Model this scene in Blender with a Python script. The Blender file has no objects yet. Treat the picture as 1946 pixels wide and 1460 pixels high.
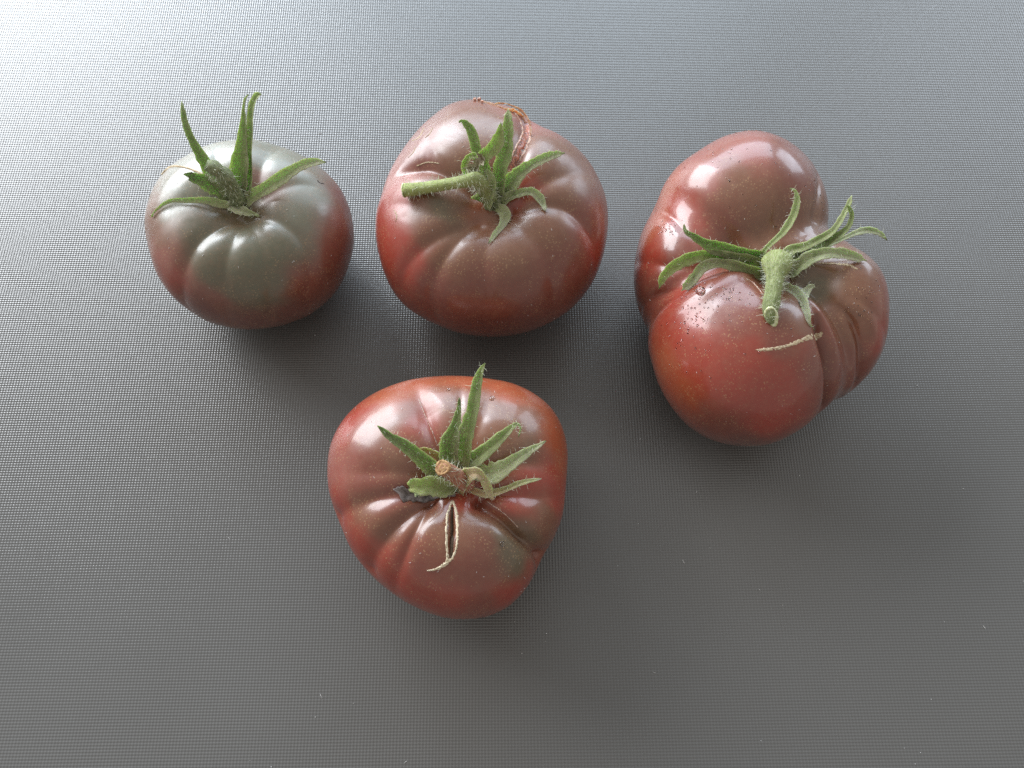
import bpy, math, random
import numpy as np
from mathutils import Vector, Matrix
from mathutils.bvhtree import BVHTree

# ------------------------------------------------------------------ camera
PITCH = math.radians(68.0)
CAM_H = 0.276
CAM = np.array([0.0, -CAM_H / math.tan(PITCH), CAM_H])
FPX, CX, CY = 1460.0, 973.0, 730.0          # focal length and centre in photo pixels
SP, CP = math.sin(PITCH), math.cos(PITCH)

S = bpy.context.scene
cam_d = bpy.data.cameras.new("camera")
cam_d.sensor_width = 36.0
cam_d.lens = 36.0 * FPX / 1946.0
cam_d.clip_start = 0.005
cam_d.clip_end = 50.0
cam_o = bpy.data.objects.new("camera", cam_d)
S.collection.objects.link(cam_o)
cam_o.location = CAM
cam_o.rotation_euler = (math.pi / 2 - PITCH, 0, 0)
S.camera = cam_o

# ------------------------------------------------------------------ light
W = bpy.data.worlds.new("World")
S.world = W
W.use_nodes = True
wb = W.node_tree.nodes["Background"]
wb.inputs[0].default_value = (1.0, 0.96, 0.90, 1)
wb.inputs[1].default_value = 0.53


def lamp(name, az, el, dist, sx, sy, power, col):
    """a window-like soft lamp; azimuth measured from straight back (+y), positive to the right"""
    d = bpy.data.lights.new(name, 'AREA')
    d.shape = 'RECTANGLE'
    d.size, d.size_y = sx, sy
    d.energy = power
    d.color = col
    o = bpy.data.objects.new(name, d)
    S.collection.objects.link(o)
    a, e = math.radians(az), math.radians(el)
    v = Vector((math.sin(a) * math.cos(e), math.cos(a) * math.cos(e), math.sin(e)))
    o.location = v * dist
    o.rotation_euler = v.to_track_quat('Z', 'Y').to_euler()
    return o


lamp("window_light", -44, 23, 2.0, 1.5, 1.15, 69.0, (0.91, 0.955, 1.0))
lamp("back_window_light", -2, 27, 2.4, 2.4, 1.3, 52.0, (0.68, 0.84, 1.0))
lamp("right_window_light", 46, 19, 2.2, 0.9, 0.8, 12.0, (0.74, 0.86, 1.0))
S.view_settings.view_transform = 'Standard'
S.view_settings.look = 'None'
S.view_settings.exposure = 0.0
S.view_settings.gamma = 1.0
S.cycles.use_denoising = False        # the denoiser smears the millimetre embossing into patches
# ------------------------------------------------------------------ geometry core (numpy)
#BEGIN_NUMPY
def ray_dir(x, y):
    a, b = (x - CX) / FPX, (CY - y) / FPX
    return np.array([a, b * SP + CP, b * CP - SP])


def at_z(x, y, z):
    d = ray_dir(x, y)
    return CAM + d * ((z - CAM[2]) / d[2])


def project(P):
    q = P - CAM
    depth = q[..., 1] * CP - q[..., 2] * SP
    up = q[..., 1] * SP + q[..., 2] * CP
    return np.stack([CX + FPX * q[..., 0] / depth, CY - FPX * up / depth], -1), depth


def cubesphere(n):
    t = np.tan(np.linspace(-math.pi / 4, math.pi / 4, n + 1))
    u, v = np.meshgrid(t, t, indexing='ij')
    o = np.ones_like(u)
    faces, verts = [], []
    for k, (a, b, c) in enumerate([(o, u, v), (-o, v, u), (v, o, u), (u, -o, v), (u, v, o), (v, u, -o)]):
        p = np.stack([a, b, c], -1).reshape(-1, 3)
        i = np.arange(n)[:, None] * (n + 1) + np.arange(n)[None, :]
        f = np.stack([i, i + n + 1, i + n + 2, i + 1], -1).reshape(-1, 4) + k * (n + 1) ** 2
        verts.append(p)
        faces.append(f)
    V = np.concatenate(verts)
    F = np.concatenate(faces)
    V /= np.linalg.norm(V, axis=1)[:, None]
    key = np.round(V * 1e5).astype(np.int64)
    _, idx, inv = np.unique(key, axis=0, return_index=True, return_inverse=True)
    inv = inv.reshape(-1)
    return V[idx], inv[F]


NR = 36                                        # samples of the outline radius per turn


def rfun(tab, phi):
    n = len(tab)
    x = (phi / (2 * math.pi) % 1.0) * n
    i = np.floor(x).astype(int)
    f = x - i
    g = lambda k: tab[(i + k) % n]
    a, b, c, d = g(-1), g(0), g(1), g(2)
    return b + 0.5 * f * (c - a + f * (2 * a - 5 * b + 4 * c - d + f * (3 * (b - c) + d - a)))


def ell_sdf(P, c, r):
    q = P - c
    k0 = np.linalg.norm(q / r, axis=1)
    k1 = np.linalg.norm(q / (r * r), axis=1) + 1e-9
    return k0 * (k0 - 1.0) / k1


def smin(a, b, k):
    h = np.clip(0.5 + 0.5 * (b - a) / k, 0, 1)
    return b * (1 - h) + a * h - k * h * (1 - h)


def base_surface(sp, D):
    """star-shaped body: a distance from the centre for every direction D"""
    C = at_z(*sp['c'])
    phi = np.arctan2(D[:, 1], D[:, 0])
    tab = np.array(sp['R'])
    if 'lobes' in sp:
        C = at_z(*sp['c'])
        L = [(at_z(l[0], l[1], l[2]), np.array(l[3:6])) for l in sp['lobes']]
        t = np.full(len(D), 0.085)
        for _ in range(70):
            P = C + D * t[:, None]
            d = None
            for c, r in L:
                e = ell_sdf(P, c, r)
                d = e if d is None else smin(d, e, sp['k'])
            t = np.maximum(t - d * 0.8, 0.004)
        w = np.clip(np.hypot(D[:, 0], D[:, 1]) * 1.6, 0, 1)
        t = t * (1 + (rfun(tab, phi) - 1) * w)
        P = C + D * t[:, None]
    else:
        R = rfun(tab, phi)
        # blend the outline radius towards the mean near the poles
        h = np.where(D[:, 2] > 0, sp['ht'], sp['hb'])
        n = sp.get('n', 2.25)
        xy = np.hypot(D[:, 0], D[:, 1])
        t = ((xy / R) ** n + (np.abs(D[:, 2]) / h) ** n) ** (-1.0 / n)
        P = C + D * t[:, None]
    if 'tilt' in sp:                           # lean of the shoulders
        tx, ty = sp['tilt']
        P[:, 2] += np.clip(P[:, 2] / 0.05, 0, 2) * (tx * (P[:, 0] - C[0]) + ty * (P[:, 1] - C[1]))
    return C, P


def grid_normals(P, F):
    a, b, c, d = (P[F[:, k]] for k in range(4))
    fn = np.cross(c - a, d - b)
    N = np.zeros_like(P)
    for k in range(4):
        np.add.at(N, F[:, k], fn)
    return N / (np.linalg.norm(N, axis=1)[:, None] + 1e-12)


def cast_nearest(P, N, pts):
    """photo points -> 3-D points on the visible side of a vertex cloud"""
    px, dep = project(P)
    vis = ((CAM - P) * N).sum(1) > 0
    idx = np.nonzero(vis)[0]
    out = []
    for x, y in pts:
        d2 = (px[idx, 0] - x) ** 2 + (px[idx, 1] - y) ** 2
        j = np.argsort(d2)[:12]
        j = j[d2[j] < max(d2[j[0]] + 20, 30) + d2[j[0]]]
        j = j[np.argmin(dep[idx[j]])]
        out.append(P[idx[j]])
    return np.array(out)


def resample(pts, m):
    pts = np.asarray(pts, float)
    n = len(pts)
    if n == 2:
        f = np.linspace(0, 1, m)[:, None]
        return pts[0] * (1 - f) + pts[1] * f
    x = np.linspace(0, n - 1 - 1e-9, m)
    i = np.floor(x).astype(int)
    f = (x - i)[:, None]
    ext = np.vstack([2 * pts[0] - pts[1], pts, 2 * pts[-1] - pts[-2]])
    a, b, c, d = ext[i], ext[i + 1], ext[i + 2], ext[i + 3]
    return b + 0.5 * f * (c - a + f * (2 * a - 5 * b + 4 * c - d + f * (3 * (b - c) + d - a)))


def groove_field(P, Q, prof):
    """for every vertex: distance to polyline Q and the profile value there"""
    best = np.full(len(P), 1e9)
    val = np.zeros(len(P))
    for i in range(len(Q) - 1):
        a, b = Q[i], Q[i + 1]
        ab = b - a
        t = np.clip(((P - a) @ ab) / (ab @ ab + 1e-15), 0, 1)
        d = np.linalg.norm(P - a - t[:, None] * ab, axis=1)
        m = d < best
        best[m] = d[m]
        val[m] = (prof[i] * (1 - t) + prof[i + 1] * t)[m]
    return best, val


def build_body(sp, n):
    D, F = cubesphere(n)
    C, P = base_surface(sp, D)
    N = grid_normals(P, F)
    if (N * (P - C)).sum() < 0:
        N = -N
        F = F[:, ::-1]
    disp = np.zeros(len(P))
    px, py, pd, pw = sp['pit']
    pc = cast_nearest(P, N, [(px, py)])[0]
    d = np.linalg.norm((P - pc) * np.array([1, 1, 0.6]), axis=1)
    disp += pd * 1e-3 * np.exp(-(d / (pw * 1e-3)) ** 2 * 0.9)
    for g in sp['grooves']:
        depth, width, pts = g[0] * 1e-3, g[1] * 1e-3, g[2]
        ends = g[3] if len(g) > 3 else (1.0, 0.0)
        Q = cast_nearest(P, N, pts)
        Q = resample(Q, 20)
        s = np.linspace(0, 1, 20)
        e0, e1 = ends
        prof = (e0 + (1 - e0) * np.clip(s / 0.3, 0, 1)) * (e1 + (1 - e1) * np.clip((1 - s) / 0.45, 0, 1))
        dd, pv = groove_field(P, Q, prof)
        x = dd / width
        disp += depth * pv * (0.62 * np.exp(-np.sqrt(x * x + 0.05) * 1.25) * 1.3 + 0.38 / (1 + x * x) ** 1.5)
    P = P - N * disp[:, None]
    P[:, 2] = np.maximum(P[:, 2], 0.0002)
    N = grid_normals(P, F)
    if (N * (P - C)).sum() < 0:
        N = -N
    return C, P, N, F
#END_NUMPY
# ------------------------------------------------------------------ measured shapes
RU = [1.0] * NR
SPEC = {
 'T1': dict(c=(474, 452, 0.027), ht=0.027, hb=0.0268, R=[0.0395] * NR, n=2.2, pit=(447, 378, 7.0, 14),
   grooves=[(2.3, 4.6, [(436, 392), (402, 418), (368, 455), (346, 505), (340, 560), (350, 590)], (.8, .5)),
            (1.3, 4.2, [(450, 405), (436, 450), (426, 510), (425, 570), (435, 610)], (.8, .4)),
            (1.5, 4.8, [(478, 396), (526, 408), (566, 440), (590, 490), (590, 550)], (.7, .4)),
            (0.9, 4.4, [(462, 404), (490, 450), (510, 510), (515, 580), (510, 615)], (.7, .4)),
            (1.5, 4.2, [(486, 350), (494, 310), (520, 282), (556, 272)]),
            (0.9, 4.6, [(492, 362), (545, 345), (600, 350), (640, 375)], (.7, 0)),
            (1.4, 4.5, [(428, 330), (410, 300), (412, 272)]),
            (1.5, 4.5, [(410, 380), (370, 372), (330, 380), (290, 410)], (.8, .2))]),
 'T2': dict(c=(934, 428, 0.031), ht=0.031, hb=0.0305, R=[0.043] * NR, n=2.2, pit=(935, 375, 8.5, 15),
   grooves=[(4.4, 4.6, [(893, 335), (850, 318), (800, 308), (760, 322), (735, 345)]),
            (0.8, 3.0, [(850, 318), (822, 282), (806, 250)]),
            (3.4, 3.2, [(965, 335), (988, 288), (1006, 250), (1002, 226)], (1, .8)),
            (1.6, 5.0, [(985, 368), (1030, 342), (1090, 325), (1130, 335)]),
            (2.1, 5.0, [(985, 378), (1046, 381), (1094, 402), (1128, 450), (1135, 500)], (1, .4)),
            (1.3, 5.0, [(970, 398), (1005, 430), (1040, 490), (1055, 560), (1045, 610)], (.7, .4)),
            (2.0, 4.6, [(900, 402), (854, 432), (803, 466), (766, 510), (756, 550)], (.8, .5)),
            (1.7, 4.2, [(905, 415), (868, 448), (832, 505), (815, 565), (822, 605)], (.7, .5)),
            (1.1, 4.4, [(935, 410), (925, 440), (918, 500), (920, 570), (925, 630)], (.7, .4)),
            (1.3, 5.0, [(880, 385), (820, 395), (765, 385), (722, 392)], (.7, 0))]),
 'T3': dict(c=(1445, 560, 0.034), k=0.0042, R=RU, pit=(1478, 520, 4.0, 9),
   lobes=[(1406, 682, 0.0312, .0312, .0312, .0312),
          (1415, 404, 0.0325, .0312, .0312, .0318),
          (1306, 512, 0.0265, .0205, .0262, .0245),
          (1582, 596, 0.0295, .0180, .0300, .0290),
          (1478, 540, 0.0295, .0260, .0270, .0275)],
   grooves=[(4.2, 1.9, [(1550, 590), (1560, 612), (1570, 650), (1581, 700), (1580, 745), (1568, 784)], (.1, .9)),
            (1.2, 2.2, [(1226, 642), (1240, 600), (1275, 565), (1330, 540)], (.8, .2)),
            (1.0, 2.2, [(1237, 401), (1275, 410), (1305, 440), (1350, 475)], (.6, .3)),
            (1.3, 2.8, [(1205, 497), (1262, 504), (1325, 512)], (.6, .3)),
            (1.6, 2.4, [(1212, 590), (1255, 557), (1310, 535)], (.7, .2)),
            (3.0, 2.7, [(1580, 578), (1612, 610), (1634, 655), (1641, 700), (1631, 738)], (.2, .8)),
            (-1.0, 3.6, [(1562, 582), (1594, 612), (1617, 655), (1624, 700), (1618, 735)], (.2, .6)),
            (1.0, 3.4, [(1602, 556), (1650, 578), (1678, 612), (1690, 650)], (.2, .6)),
            (-0.8, 4.0, [(1600, 572), (1638, 592), (1662, 628), (1672, 670)], (.2, .6)),
            (1.6, 2.4, [(1560, 330), (1562, 370), (1550, 415)], (.5, .5))]),
 'T4': dict(c=(851, 945, 0.029), ht=0.029, hb=0.0285, R=[0.043] * NR, n=2.2, pit=(872, 915, 8.0, 13),
   grooves=[(3.2, 4.4, [(838, 860), (816, 806), (798, 760), (784, 722)]),
            (1.0, 2.0, [(872, 800), (877, 755), (878, 720)]),
            (1.8, 4.6, [(890, 850), (912, 800), (930, 750), (940, 722)]),
            (1.4, 4.6, [(925, 900), (985, 880), (1045, 880), (1078, 885)]),
            (3.2, 4.4, [(938, 940), (985, 938), (1036, 945), (1074, 955)]),
            (4.6, 2.6, [(925, 955), (968, 990), (1003, 1025), (1034, 1062)], (1, .9)),
            (1.5, 5.0, [(795, 898), (740, 892), (680, 897), (625, 900)]),
            (3.2, 4.6, [(800, 930), (745, 938), (695, 950), (636, 985)], (1, .6)),
            (3.4, 3.8, [(805, 950), (762, 985), (725, 1030), (700, 1085)], (1, .5)),
            (2.6, 0.75, [(860, 962), (859, 985), (859, 1010), (858, 1035), (857, 1060)], (.3, .3)),
            (1.8, 2.6, [(800, 965), (775, 1025), (758, 1075), (748, 1125)], (1, .3))]),
}
RFIT = {
 'T1': [0.03903, 0.03904, 0.0392, 0.03914, 0.03856, 0.03813, 0.03791, 0.03784, 0.03842, 0.0393, 0.03924, 0.03965, 0.03987, 0.03968, 0.0402, 0.04022, 0.03928, 0.03828, 0.03731, 0.03606, 0.03531, 0.03543, 0.03552, 0.03573, 0.03568, 0.03557, 0.03548, 0.03563, 0.03574, 0.03638, 0.03686, 0.03778, 0.03828, 0.0388, 0.03876, 0.03871],
 'T2': [0.04353, 0.04383, 0.04376, 0.04386, 0.04359, 0.04311, 0.04256, 0.04405, 0.04764, 0.04968, 0.05179, 0.05172, 0.04902, 0.04663, 0.0446, 0.04341, 0.04268, 0.04222, 0.04289, 0.04314, 0.04354, 0.04423, 0.04483, 0.04433, 0.0437, 0.04351, 0.04332, 0.04335, 0.0434, 0.04369, 0.04372, 0.04393, 0.04398, 0.04383, 0.04348, 0.04334],
 'T3': [0.94589, 0.91606, 0.88054, 0.88579, 0.91659, 0.91555, 0.92038, 0.93305, 0.94895, 0.96198, 0.95849, 0.95685, 0.99731, 1.03342, 0.99942, 0.97897, 0.98327, 1.00113, 1.04019, 1.08227, 1.03743, 0.9765, 0.95579, 0.95529, 0.96782, 0.9773, 0.98326, 0.99621, 0.99951, 1.02443, 1.08294, 0.99987, 0.9632, 0.96018, 0.94929, 0.95019],
 'T4': [0.03836, 0.03963, 0.0421, 0.04421, 0.04534, 0.04492, 0.04377, 0.04208, 0.04107, 0.04069, 0.0409, 0.04153, 0.04223, 0.04299, 0.04333, 0.04302, 0.04184, 0.03993, 0.03819, 0.03664, 0.03535, 0.03471, 0.03443, 0.03443, 0.03462, 0.03532, 0.03639, 0.03777, 0.03878, 0.03968, 0.03968, 0.03873, 0.03744, 0.03661, 0.03704, 0.03782],
}
for _k in RFIT:
    SPEC[_k]["R"] = RFIT[_k]
# ------------------------------------------------------------------ materials
def new_mat(name):
    m = bpy.data.materials.new(name)
    m.use_nodes = True
    nt = m.node_tree
    return m, nt, nt.nodes["Principled BSDF"]


def nd(nt, kind, **kw):
    n = nt.nodes.new(kind)
    for k, v in kw.items():
        if k.startswith('i_'):
            n.inputs[k[2:].replace('_', ' ')].default_value = v
        else:
            setattr(n, k, v)
    return n


def mth(nt, op, a, b=None, c=None):
    n = nt.nodes.new('ShaderNodeMath')
    n.operation = op
    for i, v in enumerate((a, b, c)):
        if v is None:
            continue
        if isinstance(v, (int, float)):
            n.inputs[i].default_value = v
        else:
            nt.links.new(v, n.inputs[i])
    return n.outputs[0]


def mix(nt, fac, a, b, mode='MIX'):
    n = nt.nodes.new('ShaderNodeMix')
    n.data_type = 'RGBA'
    n.blend_type = mode
    for s, v in ((n.inputs[0], fac), (n.inputs[6], a), (n.inputs[7], b)):
        if isinstance(v, (int, float)):
            s.default_value = v
        elif isinstance(v, tuple):
            s.default_value = (*v, 1) if len(v) == 3 else v
        else:
            nt.links.new(v, s)
    return n.outputs[2]


def ramp(nt, v, lo, hi):
    n = nt.nodes.new('ShaderNodeMapRange')
    nt.links.new(v, n.inputs[0])
    n.inputs[1].default_value, n.inputs[2].default_value = lo, hi
    return n.outputs[0]


def tomato_skin(name, rough, coat, coat_rough, bump=0.16):
    m, nt, b = new_mat(name)
    L = nt.links.new
    tc = nd(nt, 'ShaderNodeTexCoord')
    at = nd(nt, 'ShaderNodeAttribute', attribute_name='pigment')
    # cloudy mottling of the pigment
    n1 = nd(nt, 'ShaderNodeTexNoise', i_Scale=95.0, i_Detail=5.0, i_Roughness=0.55)
    L(tc.outputs['Object'], n1.inputs['Vector'])
    n2 = nd(nt, 'ShaderNodeTexNoise', i_Scale=420.0, i_Detail=3.0)
    L(tc.outputs['Object'], n2.inputs['Vector'])
    c = mix(nt, mth(nt, 'MULTIPLY', ramp(nt, n1.outputs[0], 0.42, 0.72), 0.30), at.outputs['Color'], (0.9, 0.72, 0.62), 'MULTIPLY')
    c = mix(nt, mth(nt, 'MULTIPLY', ramp(nt, n2.outputs[0], 0.45, 0.75), 0.16), c, (0.30, 0.16, 0.09))
    # tiny pale golden dots in the skin
    vo = nd(nt, 'ShaderNodeTexVoronoi', i_Scale=1100.0)
    L(tc.outputs['Object'], vo.inputs['Vector'])
    sz = nd(nt, 'ShaderNodeTexNoise', i_Scale=160.0, i_Detail=1.0)
    L(tc.outputs['Object'], sz.inputs['Vector'])
    thr = mth(nt, 'MULTIPLY', ramp(nt, sz.outputs[0], 0.30, 0.62), 0.27)
    dot = mth(nt, 'LESS_THAN', vo.outputs['Distance'], thr)
    c = mix(nt, mth(nt, 'MULTIPLY', dot, 0.34), c, (0.46, 0.30, 0.15))
    L(c, b.inputs['Base Color'])
    b.inputs['Subsurface Weight'].default_value = 0.10
    b.inputs['Subsurface Radius'].default_value = (1.0, 0.35, 0.2)
    b.inputs['Subsurface Scale'].default_value = 0.004
    r = mth(nt, 'ADD', mth(nt, 'MULTIPLY', n2.outputs[0], 0.12), rough - 0.06)
    sm = nd(nt, 'ShaderNodeTexNoise', i_Scale=48.0, i_Detail=6.0, i_Roughness=0.7, i_Distortion=0.8)
    L(tc.outputs['Object'], sm.inputs['Vector'])
    smf = ramp(nt, sm.outputs[0], 0.40, 0.66)
    r = mth(nt, 'MULTIPLY_ADD', mth(nt, 'SUBTRACT', smf, 0.5), 0.14, r)
    L(r, b.inputs['Roughness'])
    L(mth(nt, 'MULTIPLY_ADD', smf, coat_rough * 0.9, coat_rough * 0.6), b.inputs['Coat Roughness'])
    b.inputs['Specular IOR Level'].default_value = 0.48
    b.inputs['Coat Weight'].default_value = coat
    b.inputs['Coat Roughness'].default_value = coat_rough
    bp = nd(nt, 'ShaderNodeBump', i_Strength=bump, i_Distance=0.0005)
    hh = mth(nt, 'ADD', mth(nt, 'MULTIPLY', n1.outputs[0], 1.0), mth(nt, 'MULTIPLY', n2.outputs[0], 0.12))
    L(hh, bp.inputs['Height'])
    L(bp.outputs[0], b.inputs['Normal'])
    return m


def leaf_mat(name):
    m, nt, b = new_mat(name)
    L = nt.links.new
    at = nd(nt, 'ShaderNodeAttribute', attribute_name='pigment')
    uv = nd(nt, 'ShaderNodeAttribute', attribute_name='along')
    tc = nd(nt, 'ShaderNodeTexCoord')
    n1 = nd(nt, 'ShaderNodeTexNoise', i_Scale=420.0, i_Detail=3.0, i_Roughness=0.5)
    L(tc.outputs['Object'], n1.inputs['Vector'])
    # long ribs and streaks running along the sepal
    mp = nd(nt, 'ShaderNodeMapping')
    mp.inputs['Scale'].default_value = (9.0, 1.6, 1.0)
    L(uv.outputs['Vector'], mp.inputs['Vector'])
    n2 = nd(nt, 'ShaderNodeTexNoise', i_Scale=3.2, i_Detail=5.0, i_Roughness=0.65, i_Distortion=0.4)
    L(mp.outputs[0], n2.inputs['Vector'])
    s = ramp(nt, n2.outputs[0], 0.42, 0.64)
    c = mix(nt, mth(nt, 'MULTIPLY', s, 0.42), at.outputs['Color'], (0.60, 0.62, 0.38))
    c = mix(nt, mth(nt, 'MULTIPLY', ramp(nt, n1.outputs[0], 0.48, 0.72), 0.5), c, (0.45, 0.48, 0.38), 'MULTIPLY')
    L(c, b.inputs['Base Color'])
    b.inputs['Roughness'].default_value = 0.62
    b.inputs['Specular IOR Level'].default_value = 0.35
    b.inputs['Subsurface Weight'].default_value = 0.25
    b.inputs['Subsurface Radius'].default_value = (0.5, 1.0, 0.2)
    b.inputs['Subsurface Scale'].default_value = 0.0015
    bp = nd(nt, 'ShaderNodeBump', i_Strength=0.7, i_Distance=0.0004)
    L(mth(nt, 'ADD', n2.outputs[0], mth(nt, 'MULTIPLY', n1.outputs[0], 0.6)), bp.inputs['Height'])
    L(bp.outputs[0], b.inputs['Normal'])
    return m


def plain(name, col, rough=0.6, col2=None, scale=600.0, spec=0.4, bump=0.5, sss=0.0, coat=0.0):
    m, nt, b = new_mat(name)
    L = nt.links.new
    tc = nd(nt, 'ShaderNodeTexCoord')
    n1 = nd(nt, 'ShaderNodeTexNoise', i_Scale=scale, i_Detail=4.0, i_Roughness=0.6)
    L(tc.outputs['Object'], n1.inputs['Vector'])
    c = mix(nt, ramp(nt, n1.outputs[0], 0.38, 0.66), col, col2 or col)
    L(c, b.inputs['Base Color'])
    b.inputs['Roughness'].default_value = rough
    b.inputs['Specular IOR Level'].default_value = spec
    b.inputs['Coat Weight'].default_value = coat
    b.inputs['Coat Roughness'].default_value = 0.1
    if sss:
        b.inputs['Subsurface Weight'].default_value = sss
        b.inputs['Subsurface Radius'].default_value = (1, 0.5, 0.3)
        b.inputs['Subsurface Scale'].default_value = 0.002
    if bump:
        bp = nd(nt, 'ShaderNodeBump', i_Strength=bump, i_Distance=0.0004)
        L(n1.outputs[0], bp.inputs['Height'])
        L(bp.outputs[0], b.inputs['Normal'])
    return m


def table_mat():
    """dark grey plastic with a fine embossed grid of about one millimetre"""
    m, nt, b = new_mat("embossed_grey_plastic")
    L = nt.links.new
    geo = nd(nt, 'ShaderNodeNewGeometry')
    # very slight waviness of the embossing
    wn = nd(nt, 'ShaderNodeTexNoise', i_Scale=9.0, i_Detail=2.0)
    L(geo.outputs['Position'], wn.inputs['Vector'])
    sep0 = nd(nt, 'ShaderNodeSeparateXYZ')
    L(geo.outputs['Position'], sep0.inputs[0])
    wob = mth(nt, 'MULTIPLY', mth(nt, 'SUBTRACT', wn.outputs[0], 0.5), 0.0008)
    gx = mth(nt, 'ADD', mth(nt, 'MULTIPLY_ADD', sep0.outputs[1], 0.012, wob), sep0.outputs[0])
    gy = mth(nt, 'ADD', mth(nt, 'MULTIPLY_ADD', sep0.outputs[0], -0.012, wob), sep0.outputs[1])
    kx, ky = 2 * math.pi / TPX, 2 * math.pi / TPY
    ax, ay = mth(nt, 'MULTIPLY', gx, kx), mth(nt, 'MULTIPLY', gy, ky)
    sx, sy = mth(nt, 'SINE', ax), mth(nt, 'SINE', ay)
    cx, cy = mth(nt, 'COSINE', ax), mth(nt, 'COSINE', ay)
    # small irregularities between the cells
    ns = nd(nt, 'ShaderNodeTexNoise', i_Scale=800.0, i_Detail=2.0)
    L(geo.outputs['Position'], ns.inputs['Vector'])
    sepn = nd(nt, 'ShaderNodeSeparateXYZ')
    L(ns.outputs['Color'], sepn.inputs[0])
    jx = mth(nt, 'MULTIPLY', mth(nt, 'SUBTRACT', sepn.outputs[0], 0.5), 0.05)
    jy = mth(nt, 'MULTIPLY', mth(nt, 'SUBTRACT', sepn.outputs[1], 0.5), 0.05)
    nx = mth(nt, 'MULTIPLY_ADD', sx, SLX, jx)
    ny = mth(nt, 'MULTIPLY_ADD', sy, SLY, jy)
    cb = nd(nt, 'ShaderNodeCombineXYZ')
    cb.inputs[2].default_value = 1.0
    L(nx, cb.inputs[0])
    L(ny, cb.inputs[1])
    nn = nd(nt, 'ShaderNodeVectorMath', operation='NORMALIZE')
    L(cb.outputs[0], nn.inputs[0])
    L(nn.outputs[0], b.inputs['Normal'])
    # base colour a touch darker in the hollows
    hgt = mth(nt, 'MULTIPLY', mth(nt, 'ADD', cx, cy), 0.25)
    big = nd(nt, 'ShaderNodeTexNoise', i_Scale=14.0, i_Detail=4.0)
    L(geo.outputs['Position'], big.inputs['Vector'])
    fac = mth(nt, 'ADD', mth(nt, 'ADD', hgt, 0.5), mth(nt, 'MULTIPLY', mth(nt, 'SUBTRACT', big.outputs[0], 0.5), 0.5))
    c = mix(nt, fac, TCOL0, TCOL1)
    L(c, b.inputs['Base Color'])
    rr = mth(nt, 'MULTIPLY_ADD', mth(nt, 'SUBTRACT', big.outputs[0], 0.5), 0.08, TROUGH)
    L(rr, b.inputs['Roughness'])
    b.inputs['Specular IOR Level'].default_value = TSPEC
    return m


TPX, TPY = 0.00107, 0.00097
SLX, SLY = 0.175, 0.175
TCOL0, TCOL1 = (0.096, 0.093, 0.089), (0.133, 0.130, 0.125)
TROUGH, TSPEC = 0.27, 0.64

M_LEAF = leaf_mat("sepal_green")
M_HAIR = plain("pale_hair", (0.74, 0.77, 0.60), 0.5, bump=0)
M_SCAR = plain("corky_scar", (0.46, 0.34, 0.20), 0.75, (0.66, 0.56, 0.40), 1500.0)
M_CREAM = plain("cream_crack_rim", (0.62, 0.50, 0.33), 0.6, (0.80, 0.72, 0.55), 1300.0)
M_SLIT = plain("brown_crack_inside", (0.035, 0.020, 0.010), 0.8, (0.09, 0.055, 0.03), 1800.0)
M_FLESH = plain("salmon_flesh", (0.42, 0.12, 0.075), 0.3, (0.62, 0.27, 0.18), 900.0, sss=0.3, coat=0.3)
M_PEEL = plain("dry_split_skin", (0.36, 0.17, 0.12), 0.4, (0.70, 0.50, 0.40), 1000.0, sss=0.4)
M_DRY = plain("withered_leaf", (0.055, 0.042, 0.036), 0.6, (0.24, 0.20, 0.19), 500.0, bump=0.9)
M_DRYTAN = plain("withered_tan", (0.16, 0.12, 0.06), 0.8, (0.46, 0.42, 0.30), 900.0, bump=0.9)
M_CUT = plain("cut_stem_pith", (0.48, 0.52, 0.20), 0.45, (0.80, 0.82, 0.58), 1300.0, bump=0.8)
M_CUTTAN = plain("dry_cut_stem", (0.28, 0.13, 0.045), 0.7, (0.60, 0.38, 0.18), 1600.0, bump=0.9)
M_DUST = plain("dust", (0.75, 0.74, 0.72), 0.8, bump=0)
mw, ntw, bw = new_mat("water")
bw.inputs['Base Color'].default_value = (1, 1, 1, 1)
bw.inputs['Transmission Weight'].default_value = 1.0
bw.inputs['Roughness'].default_value = 0.02
bw.inputs['IOR'].default_value = 1.33
M_WATER = mw
# ------------------------------------------------------------------ object helpers
def link_mesh(name, verts, faces, mat, parent=None, smooth=True, pig=None, along=None):
    me = bpy.data.meshes.new(name)
    verts = np.asarray(verts, float)
    if isinstance(faces, np.ndarray):
        faces = faces.tolist()
    me.from_pydata(verts.tolist(), [], faces)
    me.validate()
    me.update()
    if smooth:
        me.polygons.foreach_set('use_smooth', [True] * len(me.polygons))
    if pig is not None:
        a = me.attributes.new('pigment', 'FLOAT_COLOR', 'POINT')
        c = np.ones((len(verts), 4))
        c[:, :3] = pig
        a.data.foreach_set('color', c.reshape(-1))
    if along is not None:
        a = me.attributes.new('along', 'FLOAT_VECTOR', 'POINT')
        a.data.foreach_set('vector', np.asarray(along, float).reshape(-1))
    me.materials.append(mat)
    o = bpy.data.objects.new(name, me)
    S.collection.objects.link(o)
    if parent is not None:
        o.parent = parent
        o.matrix_parent_inverse = parent_inverse(parent)
    return o


def parent_inverse(p):
    """parts keep world coordinates: only the root stands away from the origin"""
    if p.parent is not None:
        return Matrix.Identity(4)
    return Matrix.Translation(p.location).inverted()


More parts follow.
